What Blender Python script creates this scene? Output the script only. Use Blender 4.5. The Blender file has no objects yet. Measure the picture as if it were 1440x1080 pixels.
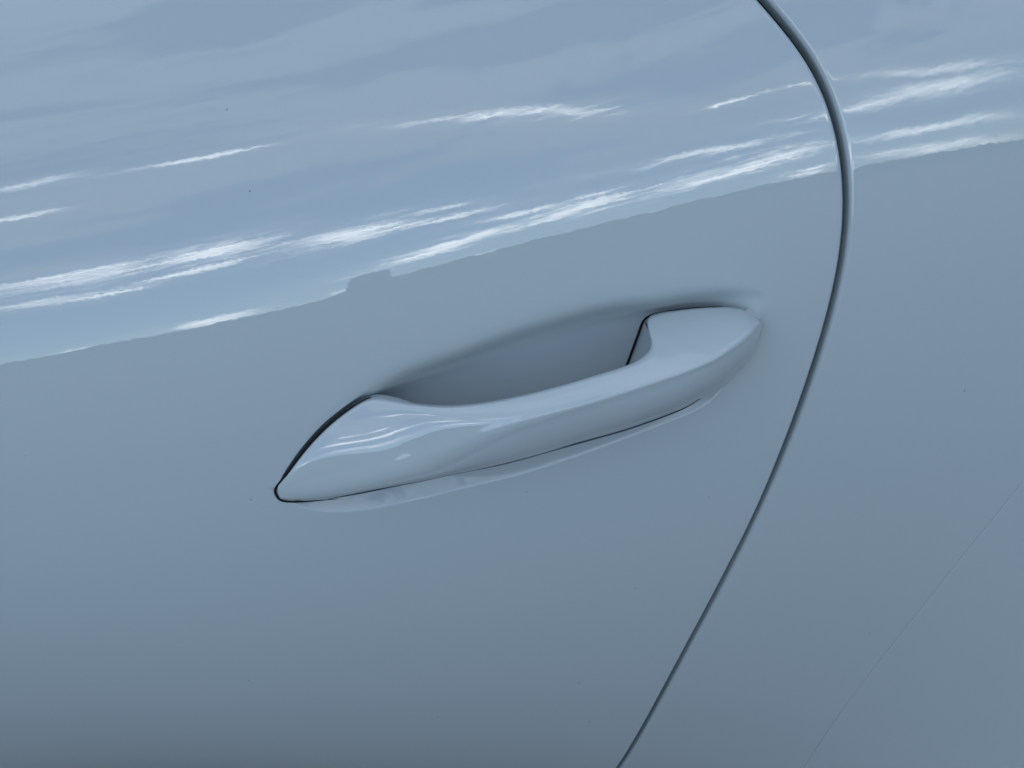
import bpy, math
import numpy as np

# ------------------------------------------------------------------ camera, light, exposure
sc = bpy.context.scene
RAD = math.radians
HANDLE_Z = 0.88                       # height of the handle's middle above the ground

PITCH, ROLL, HFOV, DIST = RAD(40), RAD(13), RAD(44), 0.53
cam_data = bpy.data.cameras.new('camera')
cam_data.angle = HFOV
cam_data.clip_start = 0.01
cam_data.clip_end = 5000
cam = bpy.data.objects.new('camera', cam_data)
sc.collection.objects.link(cam)
_f = np.array([0, math.cos(PITCH), -math.sin(PITCH)])
_u0 = np.array([0, math.sin(PITCH), math.cos(PITCH)])
_x = np.array([1.0, 0, 0])
_r = math.cos(ROLL) * _x - math.sin(ROLL) * _u0
_u = math.sin(ROLL) * _x + math.cos(ROLL) * _u0
_p = -_f * DIST + np.array([0, 0, HANDLE_Z])
from mathutils import Matrix
cam.matrix_world = Matrix(((_r[0], _u[0], -_f[0], _p[0]), (_r[1], _u[1], -_f[1], _p[1]),
                           (_r[2], _u[2], -_f[2], _p[2]), (0, 0, 0, 1)))
sc.camera = cam

SUN_EL, SUN_AZ = RAD(20), RAD(20)     # the sun stands behind the car: this side is in its own shade
sun_dir = np.array([math.sin(SUN_AZ) * math.cos(SUN_EL), math.cos(SUN_AZ) * math.cos(SUN_EL), math.sin(SUN_EL)])
sun_data = bpy.data.lights.new('sun', 'SUN')
sun_data.energy = 2.5
sun_data.angle = RAD(0.53)
sun_data.color = (1.0, 0.95, 0.88)
sun = bpy.data.objects.new('sun', sun_data)
sc.collection.objects.link(sun)
from mathutils import Vector
sun.rotation_euler = Vector(-sun_dir).to_track_quat('-Z', 'Y').to_euler()

world = bpy.data.worlds.new('World')
sc.world = world
world.use_nodes = True
world.cycles.sampling_method = 'MANUAL'
world.cycles.sample_map_resolution = 512
SKY_STRENGTH = 0.12
CLOUD_LIT = (42, 42.5, 42, 1)
CLOUD_VEIL = (4.2, 4.75, 5.8, 1)


class Nodes:
    """small helper to wire math nodes"""
    def __init__(self, tree):
        self.t = tree

    def new(self, kind, **kw):
        n = self.t.nodes.new(kind)
        for k, v in kw.items():
            setattr(n, k, v)
        return n

    def put(self, sock, v):
        if isinstance(v, (int, float, tuple, list)):
            sock.default_value = v
        else:
            self.t.links.new(v, sock)

    def m(self, op, a, b=0.0, c=None, clamp=False):
        n = self.new('ShaderNodeMath', operation=op)
        n.use_clamp = clamp
        self.put(n.inputs[0], a)
        self.put(n.inputs[1], b)
        if c is not None:
            self.put(n.inputs[2], c)
        return n.outputs[0]

    def step(self, v, lo, hi):
        n = self.new('ShaderNodeMapRange')
        n.interpolation_type = 'SMOOTHSTEP'
        self.put(n.inputs[0], v)
        n.inputs[1].default_value = lo
        n.inputs[2].default_value = hi
        return n.outputs[0]

    def noise(self, vec, scale, detail=5.0, rough=0.55, dist=0.0):
        n = self.new('ShaderNodeTexNoise')
        self.t.links.new(vec, n.inputs['Vector'])
        n.inputs['Scale'].default_value = scale
        n.inputs['Detail'].default_value = detail
        n.inputs['Roughness'].default_value = rough
        n.inputs['Distortion'].default_value = dist
        return n.outputs[0]

    def mix(self, fac, a, b):
        n = self.new('ShaderNodeMix', data_type='RGBA')
        self.put(n.inputs[0], fac)
        self.put(n.inputs[6], a)
        self.put(n.inputs[7], b)
        return n.outputs[2]


STREAKS = [(-24.55, 21.76, -21.85, 23.38, 0.53, 0.75), (-22.05, 22.05, -12.92, 22.11, 0.39, 0.8), (-24.39, 19.04, -22.36, 19.59, 0.47, 0.75), (-24.51, 11.33, -18.5, 11.29, 1.79, 1.0), (-20.3, 10.99, -13.68, 11.18, 1.64, 1.0), (-24.37, 9.18, -18.78, 8.86, 0.65, 0.85), (-20.76, 9.04, -13.71, 9.87, 0.65, 0.8), (-15.78, 10.01, -5.43, 9.3, 1.41, 0.8), (-13.73, 8.72, 0.41, 8.35, 0.69, 0.75), (-8.95, 10.3, -1.05, 9.21, 0.59, 0.6), (-10.6, 4.05, 3.29, 5.17, 1.31, 1.0), (-0.86, 5.07, 11.22, 5.33, 1.89, 1.0), (7.15, 5.24, 29.7, 4.79, 1.81, 1.0), (-3.9, 2.36, -0.92, 2.31, 0.43, 0.7), (-3.2, 6.91, 5.57, 6.1, 0.76, 0.7), (7.63, 8.94, 26.79, 7.18, 0.86, 0.8), (20.62, 2.2, 29.73, 2.64, 0.98, 0.7), (-19.7, 2.49, -14.56, 2.1, 0.83, 0.8), (-14.22, 1.63, -12.22, 1.24, 0.54, 0.75), (-11.82, 1.94, -10.05, 1.99, 0.64, 0.75), (-22.72, 2.48, -21.39, 2.39, 0.51, 0.65), (-7.66, 20.98, 11.89, 15.63, 1.16, 0.75), (16.91, 13.12, 22.82, 12.92, 0.56, 0.8), (21.45, 13.15, 32.5, 11.83, 0.46, 0.65), (23.21, 9.58, 41.72, 7.52, 1.04, 0.75), (30.8, 11.7, 52.87, 8.12, 1.02, 0.7), (30.2, 9.25, 52.17, 6.83, 1.44, 0.85), (27.22, 5.11, 49.94, 3.03, 0.89, 0.85), (26.49, 2.66, 48.92, 1.03, 1.42, 0.7), (-42.5, 9.8, -33, 10.6, 1.2, 0.85), (-33, 10.6, -23, 11.3, 0.9, 0.8), (-39.5, 5.0, -28, 6.4, 1.3, 1.0), (-47, 4.0, -42, 3.6, 0.6, 0.8), (-40, 13.5, -37, 14.2, 0.8, 0.8), (-30, 14, -26, 14.2, 0.6, 0.7), (-46, 20.5, -41, 21.5, 0.9, 0.75)]


def build_world():
    t = world.node_tree
    t.nodes.clear()
    N = Nodes(t)
    sky = N.new('ShaderNodeTexSky', sky_type='NISHITA')
    sky.sun_disc = False
    sky.sun_elevation = SUN_EL
    sky.sun_rotation = SUN_AZ
    sky.altitude = 1800
    sky.air_density = 0.85
    sky.dust_density = 0.2
    sky.ozone_density = 3.0
    # clouds: a soft grey layer and sunlit streaks low over the skyline, all in compass and height angles
    tc = N.new('ShaderNodeTexCoord')
    d = tc.outputs['Generated']
    sep = N.new('ShaderNodeSeparateXYZ')
    t.links.new(d, sep.inputs[0])
    az = N.m('MULTIPLY', N.m('ARCTAN2', sep.outputs[0], N.m('MULTIPLY', sep.outputs[1], -1.0)), 57.2958)
    el = N.m('MULTIPLY', N.m('ARCSINE', sep.outputs[2]), 57.2958)

    def stretched(sx, sz):
        n = N.new('ShaderNodeVectorMath', operation='MULTIPLY')
        t.links.new(d, n.inputs[0])
        n.inputs[1].default_value = (sx, sx, sz)
        return n.outputs[0]
    fine = N.noise(stretched(14, 120), 1.0, 6, 0.68, 0.2)
    mid = N.noise(stretched(5, 22), 1.0, 5, 0.6, 0.5)
    soft = N.noise(stretched(2.6, 11), 1.0, 6, 0.64, 0.5)
    el2 = N.m('ADD', el, N.m('MULTIPLY', N.m('SUBTRACT', mid, 0.5), 2.2))
    rag = N.m('MULTIPLY', N.m('SUBTRACT', fine, 0.5), 2.3)
    # clouds towards the rear are smoother, longer bands
    calm = N.step(az, 26, 34)
    rag = N.m('MULTIPLY', rag, N.m('MULTIPLY_ADD', calm, -0.6, 1.0))
    wisp = N.step(N.noise(stretched(9, 330), 1.0, 3, 0.6, 0.4), 0.32, 0.62)
    wisp = N.m('MULTIPLY', wisp, N.m('MULTIPLY_ADD', calm, -0.45, 1.0))
    bases = {}

    def sheared(k):
        if k not in bases:
            n = N.new('ShaderNodeCombineXYZ')
            t.links.new(az, n.inputs[0])
            t.links.new(N.m('MULTIPLY_ADD', az, -k, el2), n.inputs[1])
            n.inputs[2].default_value = 1.0
            bases[k] = n.outputs[0]
        return bases[k]
    best = None
    for a0, e0, a1, e1, w, k in STREAKS:
        sl = min((-.29, -.18, -.1, -.04, 0.0, .06), key=lambda q: abs(q - (e1 - e0) / (a1 - a0)))
        ax, ay, hx = (a0 + a1) / 2, (e0 + e1) / 2 - sl * (a0 + a1) / 2, (a1 - a0) * .62
        w *= .92
        n = N.new('ShaderNodeVectorMath', operation='MULTIPLY_ADD')
        t.links.new(sheared(sl), n.inputs[0])
        n.inputs[1].default_value = (1 / hx, 1 / w, 0)
        n.inputs[2].default_value = (-ax / hx, -ay / w, 1.0 * (1 - k))
        l = N.new('ShaderNodeVectorMath', operation='LENGTH')
        t.links.new(n.outputs[0], l.inputs[0])
        best = l.outputs['Value'] if best is None else N.m('MINIMUM', best, l.outputs['Value'])
    v = N.m('SUBTRACT', N.m('ADD', rag, 1.0), best)
    best = N.m('MULTIPLY_ADD', N.step(v, 0.15, 0.95), N.m('MULTIPLY_ADD', wisp, 0.62, 0.36, clamp=True), N.m('MULTIPLY', N.step(v, -0.7, 0.6), 0.07))
    # the same kind of streaks all round the rest of the sky
    band = N.m('MULTIPLY', N.step(el, -2, 4), N.m('SUBTRACT', 1.0, N.step(el, 16, 28)))
    away = N.step(N.m('ABSOLUTE', N.m('SUBTRACT', az, 12)), 62, 70)
    other = N.m('MULTIPLY', N.m('MULTIPLY', band, away), N.step(N.m('MULTIPLY_ADD', N.m('SUBTRACT', fine, 0.5), 0.5, mid), 0.58, 0.70))
    best = N.m('MAXIMUM', best, N.m('MULTIPLY', other, 0.6))
    deck = N.m('MULTIPLY_ADD', N.step(el, 25, 60), 0.07, soft)
    veil = N.m('MULTIPLY', N.step(deck, 0.44, 0.54), 0.9)
    veil = N.m('MULTIPLY', veil, N.step(el, 5, 14))
    col = N.mix(veil, sky.outputs[0], CLOUD_VEIL)
    col = N.mix(best, col, CLOUD_LIT)
    bg = N.new('ShaderNodeBackground')
    bg.inputs[1].default_value = SKY_STRENGTH
    out = N.new('ShaderNodeOutputWorld')
    t.links.new(col, bg.inputs[0])
    t.links.new(bg.outputs[0], out.inputs[0])


build_world()

vs = sc.view_settings
vs.view_transform = 'Standard'
vs.look = 'None'
vs.gamma = 1.0
vs.exposure = 1.1
vs.use_curve_mapping = False
sc.render.film_transparent = False
sc.cycles.use_denoising = True
sc.cycles.max_bounces = 5
sc.cycles.diffuse_bounces = 3

# ------------------------------------------------------------------ shape of the car's side
# x runs towards the rear of the car, z up from the handle's middle, outward is -y.  Metres.


def pchip(xs, ys, x):
    xs = np.asarray(xs, float)
    ys = np.asarray(ys, float)
    h = np.diff(xs)
    d = np.diff(ys) / h
    m = np.zeros_like(xs)
    m[0], m[-1] = d[0], d[-1]
    for i in range(1, len(xs) - 1):
        m[i] = 0 if d[i - 1] * d[i] <= 0 else 2 * d[i - 1] * d[i] / (d[i - 1] + d[i])
    x = np.clip(x, xs[0], xs[-1])
    i = np.clip(np.searchsorted(xs, x) - 1, 0, len(xs) - 2)
    t = (x - xs[i]) / h[i]
    return ((1 + 2 * t) * (1 - t) ** 2 * ys[i] + t * (1 - t) ** 2 * h[i] * m[i]
            + t * t * (3 - 2 * t) * ys[i + 1] + t * t * (t - 1) * h[i] * m[i + 1])


def spline(xs, ys):
    """natural cubic spline, straight beyond its ends"""
    xs = np.asarray(xs, float)
    ys = np.asarray(ys, float)
    n = len(xs)
    h = np.diff(xs)
    M = np.eye(n)
    b = np.zeros(n)
    for i in range(1, n - 1):
        M[i, i - 1], M[i, i], M[i, i + 1] = h[i - 1], 2 * (h[i - 1] + h[i]), h[i]
        b[i] = 6 * ((ys[i + 1] - ys[i]) / h[i] - (ys[i] - ys[i - 1]) / h[i - 1])
    k = np.linalg.solve(M, b)

    def ev(x):
        xc = np.clip(x, xs[0], xs[-1])
        i = np.clip(np.searchsorted(xs, xc) - 1, 0, n - 2)
        A = (xs[i + 1] - xc) / h[i]
        B = (xc - xs[i]) / h[i]
        y = A * ys[i] + B * ys[i + 1] + ((A ** 3 - A) * k[i] + (B ** 3 - B) * k[i + 1]) * h[i] ** 2 / 6
        s0 = (ys[1] - ys[0]) / h[0] - h[0] * k[1] / 6
        s1 = (ys[-1] - ys[-2]) / h[-1] + h[-1] * k[-2] / 6
        return y + np.where(x < xs[0], (x - xs[0]) * s0, 0) + np.where(x > xs[-1], (x - xs[-1]) * s1, 0)
    return ev


_q = np.linspace(-1.0, 0.6, 3201)
_pd = np.where(_q > 0, 18.5 + 115 * .35 * np.tanh(_q / .35), 18.5 - 36 * (1 - np.exp(np.minimum(_q, 0) / .2)))
_hy = np.concatenate([[0], np.cumsum(np.tan(np.radians((_pd[1:] + _pd[:-1]) / 2)) * np.diff(_q))])
_hy -= np.interp(0, _q, _hy)
_hs = spline(_q[::40], _hy[::40])
CROWN = [-0.2759872956265035, -2.6069237473255993, -0.3003875376827746, 0.06148584319358035, 0.06855753786540977]


def _sat(x):
    a = np.abs(x)
    return np.sign(x) * np.where(a < .2, a, .2 + .08 * np.tanh((a - .2) / .08))


def h0(x, z):
    """how far the smooth body side stands out at (x, z)"""
    zl = np.maximum(0, -(z + .01))
    return -_hs(z - np.polyval(CROWN, _sat(x))) - .16 * x * x - 1.6 * (.1 - _sat(x)) * zl ** 3 / (zl + .03)


def normal0(x, z):
    e = 1e-3
    dx = (h0(x + e, z) - h0(x - e, z)) / (2 * e)
    dz = (h0(x, z + e) - h0(x, z - e)) / (2 * e)
    n = np.stack([-dx, -np.ones_like(dx), -dz], -1)
    return n / np.linalg.norm(n, axis=-1, keepdims=True)


SHUT = [(120.39, 130.13), (127.86, 119.68), (134.62, 106.97), (138.68, 97.08), (141.57, 86.0), (142.83, 76.62), (143.39, 65.6), (142.05, 48.28), (138.76, 31.64), (133.3, 12.95), (126.43, -6.76), (115.39, -36.42), (100.78, -73.44), (82.09, -118.67), (58.17, -180.6), (29.16, -267.77), (9.88, -343.65)]
_s = sorted((b / 1000, a / 1000) for a, b in SHUT)
_pick = [0, 2, 4, 6, 8, 9, 10, 12, 14, 16]
shut_x = spline([_s[i][0] for i in _pick], [_s[i][1] for i in _pick])

LIP = [(-300, -18.2), (-120, -18.2), (-106.6, -17.2), (-104.8, -20.62), (-100.73, -23.45), (-96.58, -27.14), (-85.63, -32.13), (-68.7, -34.77), (-48.38, -35.18), (-27.46, -34.25), (-8.88, -34.0), (9.67, -32.1), (32.97, -28.95), (56.26, -25.13), (70.37, -22.77), (77.92, -20.0), (83.57, -16.91), (88, -10), (95, -1.0), (103, 11.5), (109, 18.5), (120, 20), (300, 20)]
TOP = [(-300, -12.2), (-120, -12.2), (-106.6, -13.2), (-106.2, -14.1), (-100.46, -8.05), (-90.09, 1.72), (-77.31, 11.18), (-66.02, 16.93), (-57.36, 20.84), (-49.33, 24.82), (-40.08, 28.11), (-30.77, 30.69), (-12.64, 34.25), (5.17, 36.82), (22.38, 38.18), (39.45, 38.85), (56.61, 38.18), (73.51, 37.16), (90.19, 33.66), (102.8, 28.68), (108, 25.0), (120, 24.5), (300, 24.5)]
PR_W = [-.10, 0, .02, .05, .09, .14, .20, .28, .36, .50, .56, .62, .67, .71, .75, .79, .83, .87, .90, .93, .96, 1.0, 1.06, 1.12]
PR_D = [0, .01, .085, .21, .37, .53, .64, .73, .82, .95, .985, 1.0, .98, .91, .80, .66, .50, .34, .23, .14, .07, .02, .002, 0]
SH_W = [-.10, 0, .02, .05, .09, .14, .22, .36, .50, .62, .73, .82, .92, .97, 1.0, 1.03, 1.10]
SH_D = [0, .008, .10, .25, .45, .63, .75, .83, .97, 1.0, 1.0, .97, .9, .7, .25, .03, 0]


def _smooth(v, sig):
    k = np.arange(-int(4 * sig), int(4 * sig) + 1)
    w = np.exp(-.5 * (k / sig) ** 2)
    return np.convolve(np.pad(v, len(k) // 2, mode='edge'), w / w.sum(), 'valid')


_wg = np.linspace(-.5, 1.7, 2201)
_mixw = np.clip((_wg - .15) / .3, 0, 1)
_pr = pchip(PR_W, PR_D, _wg)
_pr = (1 - _mixw) * _smooth(_pr, 7) + _mixw * _smooth(_pr, 18)
_sh = _smooth(pchip(SH_W, SH_D, _wg), 8)
_prf, _shf = spline(_wg[::5], _pr[::5]), spline(_wg[::5], _sh[::5])
_xg = np.linspace(-.3, .3, 1201)
_mixx = np.clip((_xg + .092) / .02, 0, 1)


def _edge_curve(pts):
    c = pchip([a / 1000 for a, b in pts], [b / 1000 for a, b in pts], _xg)
    return spline(_xg[::2], ((1 - _mixx) * _smooth(c, 1.0) + _mixx * _smooth(c, 8.0))[::2])


lip_z, top_z = _edge_curve(LIP), _edge_curve(TOP)


def recess(x, z):
    lo, hi = lip_z(x), top_z(x)
    w = (z - lo) / (hi - lo)
    d = np.minimum((hi - lo) * .31, .0176)
    d = d * pchip([-.3, -.1085, -.1045, -.058, -.005, .036, .058, .075, .092, .101, .110, .3], [0, 0, .6, .68, 1, 1, .76, .64, .50, .26, 0, 0], x)
    soft = pchip([-.3, -.072, -.054, .3], [0, 0, 1, 1], x)
    fade = np.clip((x - .082) / .014, 0, 1)
    lowend = np.clip(w / .6, 0, 1)
    d = d * (1 - fade * (1 - lowend * lowend * (3 - 2 * lowend)))
    back = pchip([-.3, -.062, -.012, .3], [.062, .062, 0, 0], x)
    return d * (soft * _prf(np.clip(w - back * np.clip(w / .6, 0, 1), -.5, 1.7)) + (1 - soft) * _shf(np.clip(w, -.5, 1.7)))


def side(x, z):
    return h0(x, z) - recess(x, z)


# ------------------------------------------------------------------ helpers
def mat(name):
    m = bpy.data.materials.new(name)
    m.use_nodes = True
    return m, m.node_tree.nodes['Principled BSDF'], Nodes(m.node_tree)


def mesh_obj(name, verts, faces, material, parent=None, smooth=True):
    me = bpy.data.meshes.new(name)
    me.from_pydata([tuple(map(float, v)) for v in verts], [], [tuple(map(int, f)) for f in faces])
    me.validate()
    if smooth:
        me.polygons.foreach_set('use_smooth', [True] * len(me.polygons))
    me.materials.append(material)
    me.update()
    o = bpy.data.objects.new(name, me)
    sc.collection.objects.link(o)
    o.parent = parent
    return o


def grid_faces(nr, nc, flip=False):
    i = np.arange(nr - 1)[:, None] * nc + np.arange(nc - 1)[None, :]
    f = np.stack([i, i + 1, i + nc + 1, i + nc], -1).reshape(-1, 4)
    return f[:, ::-1] if flip else f


# ------------------------------------------------------------------ materials
paint, pb, N = mat('pale_car_paint')
tc = N.new('ShaderNodeTexCoord')
vo = N.new('ShaderNodeTexVoronoi')
vo.voronoi_dimensions = '2D'
sx = N.new('ShaderNodeSeparateXYZ')
N.t.links.new(tc.outputs['Object'], sx.inputs[0])
cx = N.new('ShaderNodeCombineXYZ')
N.t.links.new(sx.outputs[0], cx.inputs[0])
N.t.links.new(sx.outputs[2], cx.inputs[1])
N.t.links.new(cx.outputs[0], vo.inputs['Vector'])
vo.inputs['Scale'].default_value = 26.0
sp = N.new('ShaderNodeSeparateColor')
N.t.links.new(vo.outputs['Color'], sp.inputs[0])
dot = N.m('LESS_THAN', vo.outputs['Distance'], N.m('MULTIPLY', N.m('SUBTRACT', sp.outputs[0], 0.78), 0.052))
PAINT = (0.368, 0.432, 0.447, 1)
N.t.links.new(N.mix(N.m('MULTIPLY', dot, N.m('MULTIPLY_ADD', sp.outputs[1], 0.5, 0.5)), PAINT, (0.05, 0.05, 0.045, 1)), pb.inputs['Base Color'])
bp = N.new('ShaderNodeBump')
bp.inputs['Strength'].default_value = 0.5
bp.inputs['Distance'].default_value = 0.000007
N.t.links.new(N.noise(tc.outputs['Object'], 420, 1), bp.inputs['Height'])
N.t.links.new(bp.outputs[0], pb.inputs['Coat Normal'])
pb.inputs['Roughness'].default_value = 0.55
pb.inputs['Specular IOR Level'].default_value = 0.0
pb.inputs['Coat Weight'].default_value = 1.0
pb.inputs['Coat Roughness'].default_value = 0.012
pb.inputs['Coat IOR'].default_value = 1.55

edge_dirt, eb, _ = mat('dirty_film_edge')
eb.inputs['Base Color'].default_value = (0.2, 0.225, 0.235, 1)
eb.inputs['Roughness'].default_value = 0.7
eb.inputs['Specular IOR Level'].default_value = 0.1

rubber_gap_shade, rb_, _ = mat('black_rubber_and_gap_shade')  # door seal rubber, and the painted shade in the handle gaps
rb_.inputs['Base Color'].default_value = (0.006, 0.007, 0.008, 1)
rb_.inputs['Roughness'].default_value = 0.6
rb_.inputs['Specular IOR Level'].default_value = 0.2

shade_grey, gb, _ = mat('underside_shade_grey')  # shade colour for the strip under the grip
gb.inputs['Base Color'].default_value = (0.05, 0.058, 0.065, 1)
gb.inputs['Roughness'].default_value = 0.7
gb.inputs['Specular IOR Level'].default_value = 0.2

asphalt, ab, N = mat('asphalt')
tc = N.new('ShaderNodeTexCoord')
n1 = N.noise(tc.outputs['Object'], 0.6, 6)
n2 = N.noise(tc.outputs['Object'], 90, 3)
mx = N.mix(N.m('MULTIPLY', n1, n2), (0.018, 0.018, 0.02, 1), (0.075, 0.073, 0.07, 1))
N.t.links.new(mx, ab.inputs['Base Color'])
ab.inputs['Roughness'].default_value = 0.9

wood, wb, N = mat('far_woodland')
tc = N.new('ShaderNodeTexCoord')
mx = N.mix(N.noise(tc.outputs['Object'], 0.15, 6), (0.02, 0.03, 0.016, 1), (0.07, 0.08, 0.05, 1))
N.t.links.new(mx, wb.inputs['Base Color'])
wb.inputs['Roughness'].default_value = 0.95

# ------------------------------------------------------------------ the ground, the far skyline mirrored in the paint, and its light-blocking sides
G = 600
g = mesh_obj('ground', [(-G, -G, 0), (G, -G, 0), (G, G, 0), (-G, G, 0)], [(0, 1, 2, 3)], asphalt, smooth=False)
g['kind'] = 'structure'
rng = np.random.default_rng(4)
SKY_AZ = [-180, -150, -110, -78, -62, -50, -23.9, -21.8, -19, -15, -10.6, -10.4, -10.1, -8.1, -7.9, -6.3, 0, 9.7, 19.4, 27.4, 36.3, 46.6, 60, 75, 110, 150, 180]
SKY_EL = [6, 9, 28, 20, 13, 3.2, 2.31, 2.5, 2.4, 1.95, 1.96, 3.5, 3.95, 3.95, 2.6, 2.6, 2.5, 2.2, 2.15, 1.9, 1.5, 1.0, 3.5, 30, 30, 9, 6]  # tall side stretches are unseen, raised to block low sky light


def skyline_and_light_block():
    n = 2881
    az = np.linspace(-math.pi, math.pi, n)
    el = np.interp(np.degrees(az), SKY_AZ, SKY_EL)
    for k, a in ((61, .06), (140, .05), (333, .04)):
        el += a * np.sin(k * az + rng.uniform(0, 6))
    el += rng.normal(0, .05, n)
    R = 220.0
    ring = [(R, 0.0, -0.5), (R, 1.0, -0.1), (R + 3, .93, 0), (R + 40, 1.0, 0), (R + 90, -.05, 0)]
    v = []
    for rr, k, dz in ring:
        for a, e in zip(az, el):
            v.append((rr * math.sin(a), -rr * math.cos(a), max(-1, R * math.tan(RAD(e)) * k + dz)))
    return v, grid_faces(len(ring), n)


v, f = skyline_and_light_block()
h = mesh_obj('skyline_and_light_block', v, f, wood, smooth=False)
h['kind'] = 'structure'

# ------------------------------------------------------------------ the car
car = bpy.data.objects.new('car', None)
sc.collection.objects.link(car)
car['label'] = 'pale grey car side with a body-coloured pull handle in its door'
car['category'] = 'car'

ZB, ZT, XL, XR = -0.60, 0.30, -0.80, 0.80


def place(x, z, out):
    return np.stack([x, -out, z + HANDLE_Z], -1)


def rows_below(n=70):
    return np.linspace(0, 1, n) ** 1.0


def door_mesh():
    # rows follow the lower lip and the upper edge of the hand recess
    lows = 1 - np.concatenate([np.linspace(1, .16, 50)[:-1], np.linspace(.16, .01, 50)[:-1] , np.linspace(.01, 0, 8)])
    mids = np.concatenate([np.linspace(0, .06, 10)[1:], np.linspace(.06, .86, 90)[1:], np.linspace(.86, 1.25, 50)[1:]])
    highs = np.linspace(0, 1, 90)[1:]
    nr = len(lows) + len(mids) + len(highs)
    g = np.concatenate([np.linspace(0, .68, 60)[:-1], np.linspace(.68, 1, 330)])
    R, flange = 0.0016, 0.012

    def Z(x):
        lo, hi = lip_z(x), top_z(x)
        out = np.empty_like(x)
        for i in range(nr):
            xi = x[i]
            l, h_ = lip_z(xi), top_z(xi)
            if i < len(lows):
                out[i] = ZB + (l - ZB) * lows[i]
            elif i < len(lows) + len(mids):
                out[i] = l + (h_ - l) * mids[i - len(lows)]
            else:
                s = l + (h_ - l) * 1.25
                out[i] = s + (ZT - s) * highs[i - len(lows) - len(mids)]
        return out
    x = np.tile(np.linspace(XL, .12, len(g)), (nr, 1))
    for _ in range(5):
        z = Z(x)
        k = np.sqrt(1 + ((shut_x(z + 1e-4) - shut_x(z - 1e-4)) / 2e-4) ** 2)
        x = XL + (shut_x(z) - R * k - XL) * g[None, :]
    z = Z(x)
    P = place(x, z, side(x, z))
    # rolled edge and flange along the shut line
    xe, ze = x[:, -1], z[:, -1]
    nn = normal0(xe, ze)
    ke = k[:, -1]
    cols = []
    for th in np.linspace(0, math.pi / 2, 8)[1:]:
        b = place(xe + R * math.sin(th) * ke, ze, h0(xe + R * math.sin(th) * ke, ze))
        cols.append(b - nn * R * (1 - math.cos(th)))
    b = cols[-1]
    for d in (.004, flange):
        cols.append(b - nn * d)
    cols.append(b - nn * flange + np.stack([-.02 * ke, 0 * ke, 0 * ke], -1))
    P = np.concatenate([P] + [c[:, None, :] for c in cols], 1)
    return P.reshape(-1, 3), grid_faces(P.shape[0], P.shape[1])


v, f = door_mesh()
door = mesh_obj('door', v, f, paint, car)
door['label'] = 'glossy pale grey door skin with scooped hand recess'

GAP = 0.0027


def panel_mesh():
    R, flange = 0.0019, 0.014
    z1 = np.concatenate([np.linspace(ZB, -.3, 60)[:-1], np.linspace(-.3, .2, 330)[:-1], np.linspace(.2, ZT, 30)])
    k = np.sqrt(1 + ((shut_x(z1 + 1e-4) - shut_x(z1 - 1e-4)) / 2e-4) ** 2)
    xs = shut_x(z1) + (GAP + R) * k
    g = np.concatenate([np.linspace(0, .02, 12)[:-1], np.linspace(.02, .4, 150)[:-1], np.linspace(.4, 1, 50)])
    x = xs[:, None] + (XR - xs[:, None]) * g[None, :]
    z = np.repeat(z1[:, None], len(g), 1)
    P = place(x, z, h0(x, z))
    nn = normal0(xs, z1)
    cols = []
    for th in np.linspace(0, math.pi / 2, 12)[1:]:
        xx = xs - R * math.sin(th) * k
        cols.append(place(xx, z1, h0(xx, z1)) - nn * R * (1 - math.cos(th)))
    b = cols[-1]
    for d in (.004, flange):
        cols.append(b - nn * d)
    cols.append(b - nn * flange - np.stack([.02 * k, 0 * k, 0 * k], -1))
    P = np.concatenate([c[:, None, :] for c in cols[::-1]] + [P], 1)
    return P.reshape(-1, 3), grid_faces(P.shape[0], P.shape[1])


v, f = panel_mesh()
quarter = mesh_obj('rear_quarter_panel', v, f, paint, car)
quarter['label'] = 'glossy pale grey rear quarter panel behind the shut line'


def tube(name, pts, radius, material, parent, n=10):
    """round strip through (x, z, n) points in mm"""
    pts = np.array(pts, float)
    t = np.arange(len(pts))
    tt = np.linspace(0, len(pts) - 1, (len(pts) - 1) * 8 + 1)
    sx = [spline(t, pts[:, i])(tt) for i in range(3)]
    x, z, o = sx[0] / 1000, sx[1] / 1000, sx[2] / 1000
    c = place(x, z, h0(x, z) + o)
    tg = np.gradient(c, axis=0)
    tg /= np.linalg.norm(tg, axis=1, keepdims=True)
    nn = normal0(x, z)
    s = np.cross(tg, nn)
    s /= np.linalg.norm(s, axis=1, keepdims=True)
    m = np.cross(s, tg)
    rad = np.interp(tt, t, radius) / 1000 if np.ndim(radius) else np.full(len(tt), radius / 1000)
    V = []
    for a in np.linspace(0, 2 * math.pi, n + 1):
        V.append(c + (s * math.cos(a) + m * math.sin(a)) * rad[:, None])
    V = np.stack(V, 1)
    return mesh_obj(name, V.reshape(-1, 3), grid_faces(V.shape[0], V.shape[1], True), material, parent)


# dark seal deep in the shut line
zz = np.linspace(ZB, ZT, 120)
kk = np.sqrt(1 + ((shut_x(zz + 1e-4) - shut_x(zz - 1e-4)) / 2e-4) ** 2)
xx = shut_x(zz) + GAP * .5 * kk
tube('door_seal', np.stack([xx * 1000, zz * 1000, np.full_like(zz, -15)], -1), 5.5, rubber_gap_shade, car)

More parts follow.
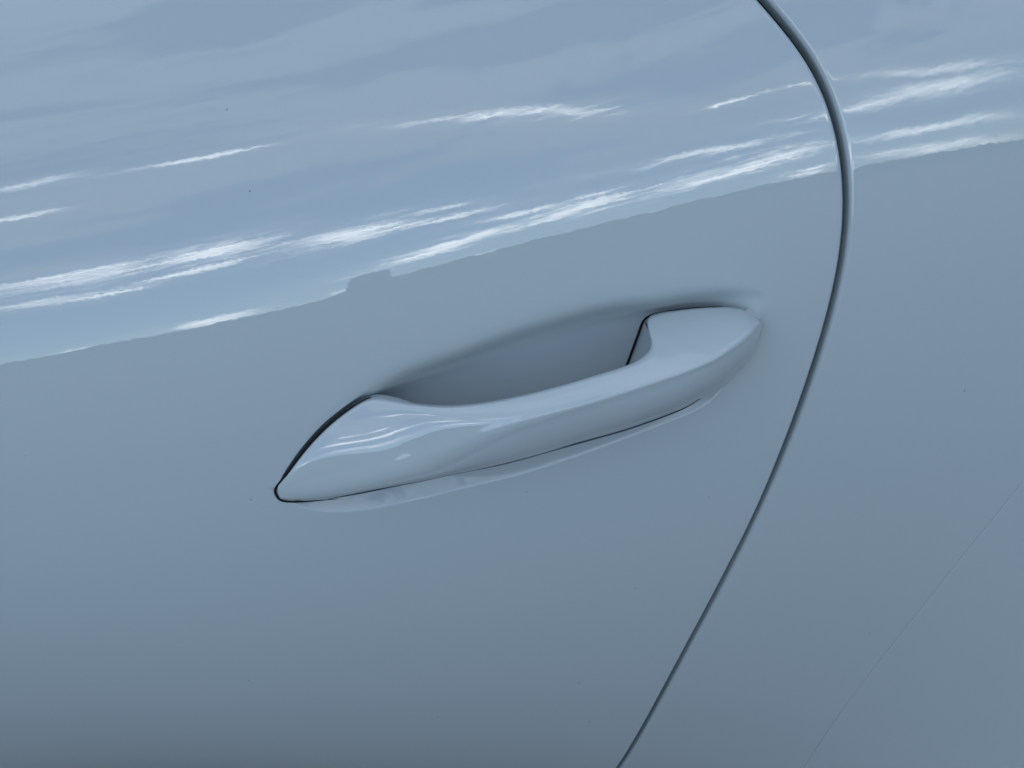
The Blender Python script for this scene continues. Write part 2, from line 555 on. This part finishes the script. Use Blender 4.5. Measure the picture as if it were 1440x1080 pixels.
# ------------------------------------------------------------------ the handle: rings lofted along it, (x, z, outward) in mm
STATIONS = [
((-104.08, -12.07, 1.2), (-105.05, -14.29, 1.4), (-104.96, -19.1, 1.2)),
((-99.22, -7.9, 1.4), (-99.1, -16.68, 3.2), (-96.77, -21.29, 2.2)),
((-89.24, 1.67, 1.5), (-87.14, -14.73, 6.5), (-85.83, -21.1, 4.5)),
((-76.86, 10.86, 1.5), (-73.14, -12.26, 10), (-71.85, -19.18, 7.5)),
((-65.57, 16.69, 1.6), (-58.28, -9.02, 13.5), (-57.11, -17.25, 10)),
((-56.75, 20.34, 2.2), (-43.21, -5.07, 16.8), (-42.17, -16.48, 12)),
((-49.35, 19.33, 5), (-27.56, 1.28, 20), (-27.88, -16.2, 12.5)),
((-36.74, 18.4, 10.5), (-10.55, 8.83, 23), (-12.11, -14.04, 15.5)),
((-23.04, 17.38, 14.5), (7.79, 13.51, 26), (6.05, -11.36, 17.5)),
((-1.31, 18.45, 18), (24.8, 16.08, 28), (22.89, -9.08, 19.0)),
((18.64, 20.6, 20), (38.98, 18.17, 29), (37.56, -7.46, 20.0)),
((35.76, 22.58, 21), (51.75, 19.85, 29.5), (50.92, -6.02, 20.0)),
((45.79, 23.4, 21), (60.21, 21.05, 30), (59.29, -4.61, 20.0)),
((51.53, 24.31, 20), (65.94, 21.98, 30), (65.34, -3.99, 19.5)),
((54.99, 25.0, 17.8), (69.74, 22.13, 29.5), (70.71, -2.88, 18.5)),
((56.42, 25.1, 13.0), (73.29, 22.51, 29), (74.92, -3.03, 17.0)),
((56.94, 25.79, 6.3), (77.23, 22.58, 28), (79.16, -3.02, 15.5)),
((58.08, 25.59, -1.2), (80.74, 22.43, 26.5), (83.85, -3.16, 13.5)),
((64.58, 25.65, -2.6), (85.41, 22.35, 24), (89.55, -0.88, 11.0)),
((76.6, 24.85, -1.8), (90.22, 21.91, 21), (94.19, 2.49, 10.5)),
((88.82, 23.51, 0.3), (94.97, 21.64, 17.5), (98.15, 4.92, 8)),
((95.77, 21.57, 2), (98.72, 21.04, 13.5), (101.2, 8.61, 6)),
((101.12, 18.06, 2.6), (101.85, 18.23, 8), (103.06, 10.65, 4)),
((103.47, 14.56, 1.5), (103.8, 13.52, 3), (103.97, 10.67, 2)),
]
GAP_LINE = [(-56.23, 14.37, -3), (-57.16, 18.58, -1), (-66.0, 15.81, -0.6), (-77.44, 10.13, -0.5), (-89.9, 0.81, -0.4), (-100.04, -8.69, -0.2), (-105.42, -13.54, 0), (-106.32, -17.04, 0.1), (-104.8, -20.62, 0), (-97.42, -23.7, -0.6), (-82.49, -26.36, -0.9)]
FOOT = [(46.41, -4.0, -12.75), (47.9, -2.33, -12.82), (50.25, 1.67, -13.21), (53.26, 7.19, -13.52), (56.01, 12.6, -13.46), (57.84, 16.41, -13.0), (60.25, 19.09, -11.97), (65.83, 20.31, -10.82), (78.04, 19.66, -9.75), (90.22, 19.18, -6.33)]
#          fillet at B, C, L, then bow of the top and front faces, and depth of the back edge under B and L
FIL = [(1, 1, 1)] + [(1.0, 4, 2.0)] + [(1.2, 7, 2.5)] * 3 + [(1.5, 8, 3), (2.5, 7, 3.5), (4, 5, 3.5), (4.5, 4, 3.5)] + [(4.5, 2.8, 5)] * 6 + [(4.5, 3.0, 3), (4, 3, 3), (2.5, 3, 3), (2, 3, 3), (2, 3, 3), (2, 3, 3), (2, 2.5, 2.5), (1.2, 1.5, 1.5), (1, 1, 1)]
BACK = [-5, -6, -7, -8, -8, -6, -2, 6, 10, 13, 15, 16, 16, 14, 11, 7, 0, -7, -8, -6, -5, -4, -3, -3]


def handle_mesh(sub=10, nf=9, ne=12):
    S = np.array(STATIONS, float)
    n = len(S)
    t = np.arange(n)
    tt = np.linspace(0, n - 1, (n - 1) * sub + 1)

    def cr(a):
        a = np.asarray(a, float)
        i = np.clip(tt.astype(int), 0, n - 2)
        u = tt - i
        p1, p2 = a[i], a[i + 1]
        p0 = np.where(i > 0, a[np.maximum(i - 1, 0)], 2 * p1 - p2)
        p3 = np.where(i < n - 2, a[np.minimum(i + 2, n - 1)], 2 * p2 - p1)
        return .5 * (2 * p1 + (p2 - p0) * u + (2 * p0 - 5 * p1 + 4 * p2 - p3) * u ** 2 + (3 * p1 - p0 - 3 * p2 + p3) * u ** 3)
    B, Cc, L = (np.stack([cr(S[:, j, c]) for c in range(3)], -1) for j in range(3))
    kern = np.exp(-.5 * (np.arange(-14, 15) / 4.5) ** 2)
    kern /= kern.sum()

    def soften(a):
        p = np.concatenate([2 * a[:1] - a[14:0:-1], a, 2 * a[-1:] - a[-2:-16:-1]])
        return np.stack([np.convolve(p[:, i], kern, 'valid') for i in range(3)], -1)
    B, Cc, L = soften(B), soften(Cc), soften(L)
    fil = np.stack([np.interp(tt, t, [q[j] for q in FIL]) for j in range(3)], -1)
    back = cr(BACK)
    rings = []
    for k in range(len(tt)):
        b, c, l = B[k], Cc[k], L[k]
        lb = np.array([l[0], l[1] + 3.5, min(back[k], l[2] - 4, -4)])
        bb = np.array([b[0] + 1.5, b[1] - 3.0, min(back[k], b[2] - 5)])
        span = np.linalg.norm(b - l)
        if span < 12:
            lb[1] = l[1] + .1 * span
            bb[1] = b[1] - .1 * span
        cor = [b, c, l, lb, bb]
        rad = [fil[k, 0], fil[k, 1], fil[k, 2], 2.5, 2.5]
        bow = [.035, .075, .03, 0, .0]
        pts = []
        m = len(cor)
        seg = []
        for j in range(m):
            p, a, q = cor[j - 1], cor[j], cor[(j + 1) % m]
            d1, d2 = p - a, q - a
            l1, l2 = np.linalg.norm(d1), np.linalg.norm(d2)
            s1 = a + d1 / max(l1, 1e-6) * min(rad[j], .46 * l1)
            s2 = a + d2 / max(l2, 1e-6) * min(rad[j], .46 * l2)
            seg.append((s1, a, s2))
        cen = sum(cor) / m
        for j in range(m):
            s1, a, s2 = seg[j]
            for u in np.linspace(0, 1, nf):
                pts.append((1 - u) ** 2 * s1 + 2 * u * (1 - u) * a + u * u * s2)
            e = seg[(j + 1) % m][0]
            d = e - s2
            out = (s2 + e) / 2 - cen
            out -= d * (out @ d) / max(d @ d, 1e-9)
            out /= max(np.linalg.norm(out), 1e-6)
            ln = np.linalg.norm(d)
            for u in np.linspace(0, 1, ne)[1:-1]:
                pts.append(s2 + d * u + out * bow[j] * ln * 4 * u * (1 - u))
        rings.append(np.array(pts))
    Rg = np.array(rings) / 1000
    P = place(Rg[..., 0], Rg[..., 1], h0(Rg[..., 0], Rg[..., 1]) + Rg[..., 2])
    P = np.concatenate([P, P[:, :1]], 1)
    nr, nc = P.shape[:2]
    V = P.reshape(-1, 3)
    F = [tuple(q) for q in grid_faces(nr, nc)]
    V = np.concatenate([V, P[:1, :-1].mean(1), P[-1:, :-1].mean(1)])
    for j in range(nc - 1):
        F.append((nr * nc, j + 1, j))
        F.append((nr * nc + 1, (nr - 1) * nc + j, (nr - 1) * nc + j + 1))
    return V, F


v, f = handle_mesh()
handle = mesh_obj('handle', v, f, paint, door)
handle['label'] = 'bow-shaped pull handle painted like the door'
import bmesh
bm = bmesh.new()
bm.from_mesh(handle.data)
bmesh.ops.remove_doubles(bm, verts=bm.verts, dist=1e-6)
bmesh.ops.recalc_face_normals(bm, faces=bm.faces)
bm.to_mesh(handle.data)
bm.free()
handle.data.polygons.foreach_set('use_smooth', [True] * len(handle.data.polygons))

tube('handle_gap_shade', GAP_LINE, [.1, .35, .5, .58, .58, .55, .55, .55, .48, .35, .1], rubber_gap_shade, door)  # black strip standing in for the shade deep in the handle gap

# added dark strip standing in for the shade under the grip
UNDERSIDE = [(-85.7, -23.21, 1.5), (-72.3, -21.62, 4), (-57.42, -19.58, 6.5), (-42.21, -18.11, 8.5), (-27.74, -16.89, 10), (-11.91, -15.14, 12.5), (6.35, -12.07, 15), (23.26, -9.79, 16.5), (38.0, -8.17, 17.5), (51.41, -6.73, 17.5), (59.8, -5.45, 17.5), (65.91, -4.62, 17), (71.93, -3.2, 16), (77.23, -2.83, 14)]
tube('underside_shade', UNDERSIDE, [.15] + [.32] * (len(UNDERSIDE) - 4) + [.25, .15, .08], shade_grey, door)

# fixed foot under the pull end, with a black strip painting the shade in its joint
tube('joint_gap_shade', FOOT, [.5, .55, .55, .55, .55, .5, .4, .32, .28, .22], rubber_gap_shade, door)
fv, ff = [], []
prof = [(0.6, -1.5), (1.0, 3), (1.8, 9), (3.0, 15), (4.5, 20)]
base = np.array(FOOT[:6])
for dx, up in prof:
    for p in base:
        x_, z_ = (p[0] + dx) / 1000, (p[1] - dx * .4) / 1000
        fv.append(place(np.array(x_), np.array(z_), h0(np.array(x_), np.array(z_)) + (p[2] + up) / 1000))
for p in base:                       # closed towards the rear, inside the handle
    x_, z_ = (p[0] + 14) / 1000, (p[1] - 6) / 1000
    fv.append(place(np.array(x_), np.array(z_), h0(np.array(x_), np.array(z_)) + (p[2] + 20) / 1000))
foot = mesh_obj('handle_foot', fv, grid_faces(len(prof) + 1, len(base), True), paint, door)
foot['label'] = 'small fixed wall under the rear end of the handle'

# edge of the clear protective film on the quarter panel
FILM = [(248.54, -81.82), (223.35, -115.33), (179.31, -192.82), (143.13, -286.18), (119.12, -391.68), (97.5, -549.25)]
_fz = spline([-b / 1000 for a, b in FILM], [a / 1000 for a, b in FILM])
zz = np.linspace(-.40, -.07, 240)
x0 = _fz(-zz)
cols = []
for off, dx in ((-.0001, 0), (.00012, .00035), (.00012, .002), (.00012, .02), (.00012, .05), (.00012, .1), (.00012, .18), (.00012, .28), (.00012, .4)):
    xx = x0 + dx
    cols.append(place(xx, zz, h0(xx, zz) + off))
P = np.stack(cols, 1)
film = mesh_obj('protective_film', P.reshape(-1, 3), grid_faces(P.shape[0], P.shape[1]), paint, quarter)
film.data.materials.append(edge_dirt)
for i, p in enumerate(film.data.polygons):
    if i % (P.shape[1] - 1) == 0:
        p.material_index = 1
film['label'] = 'clear film whose edge shows as a faint slanted line'
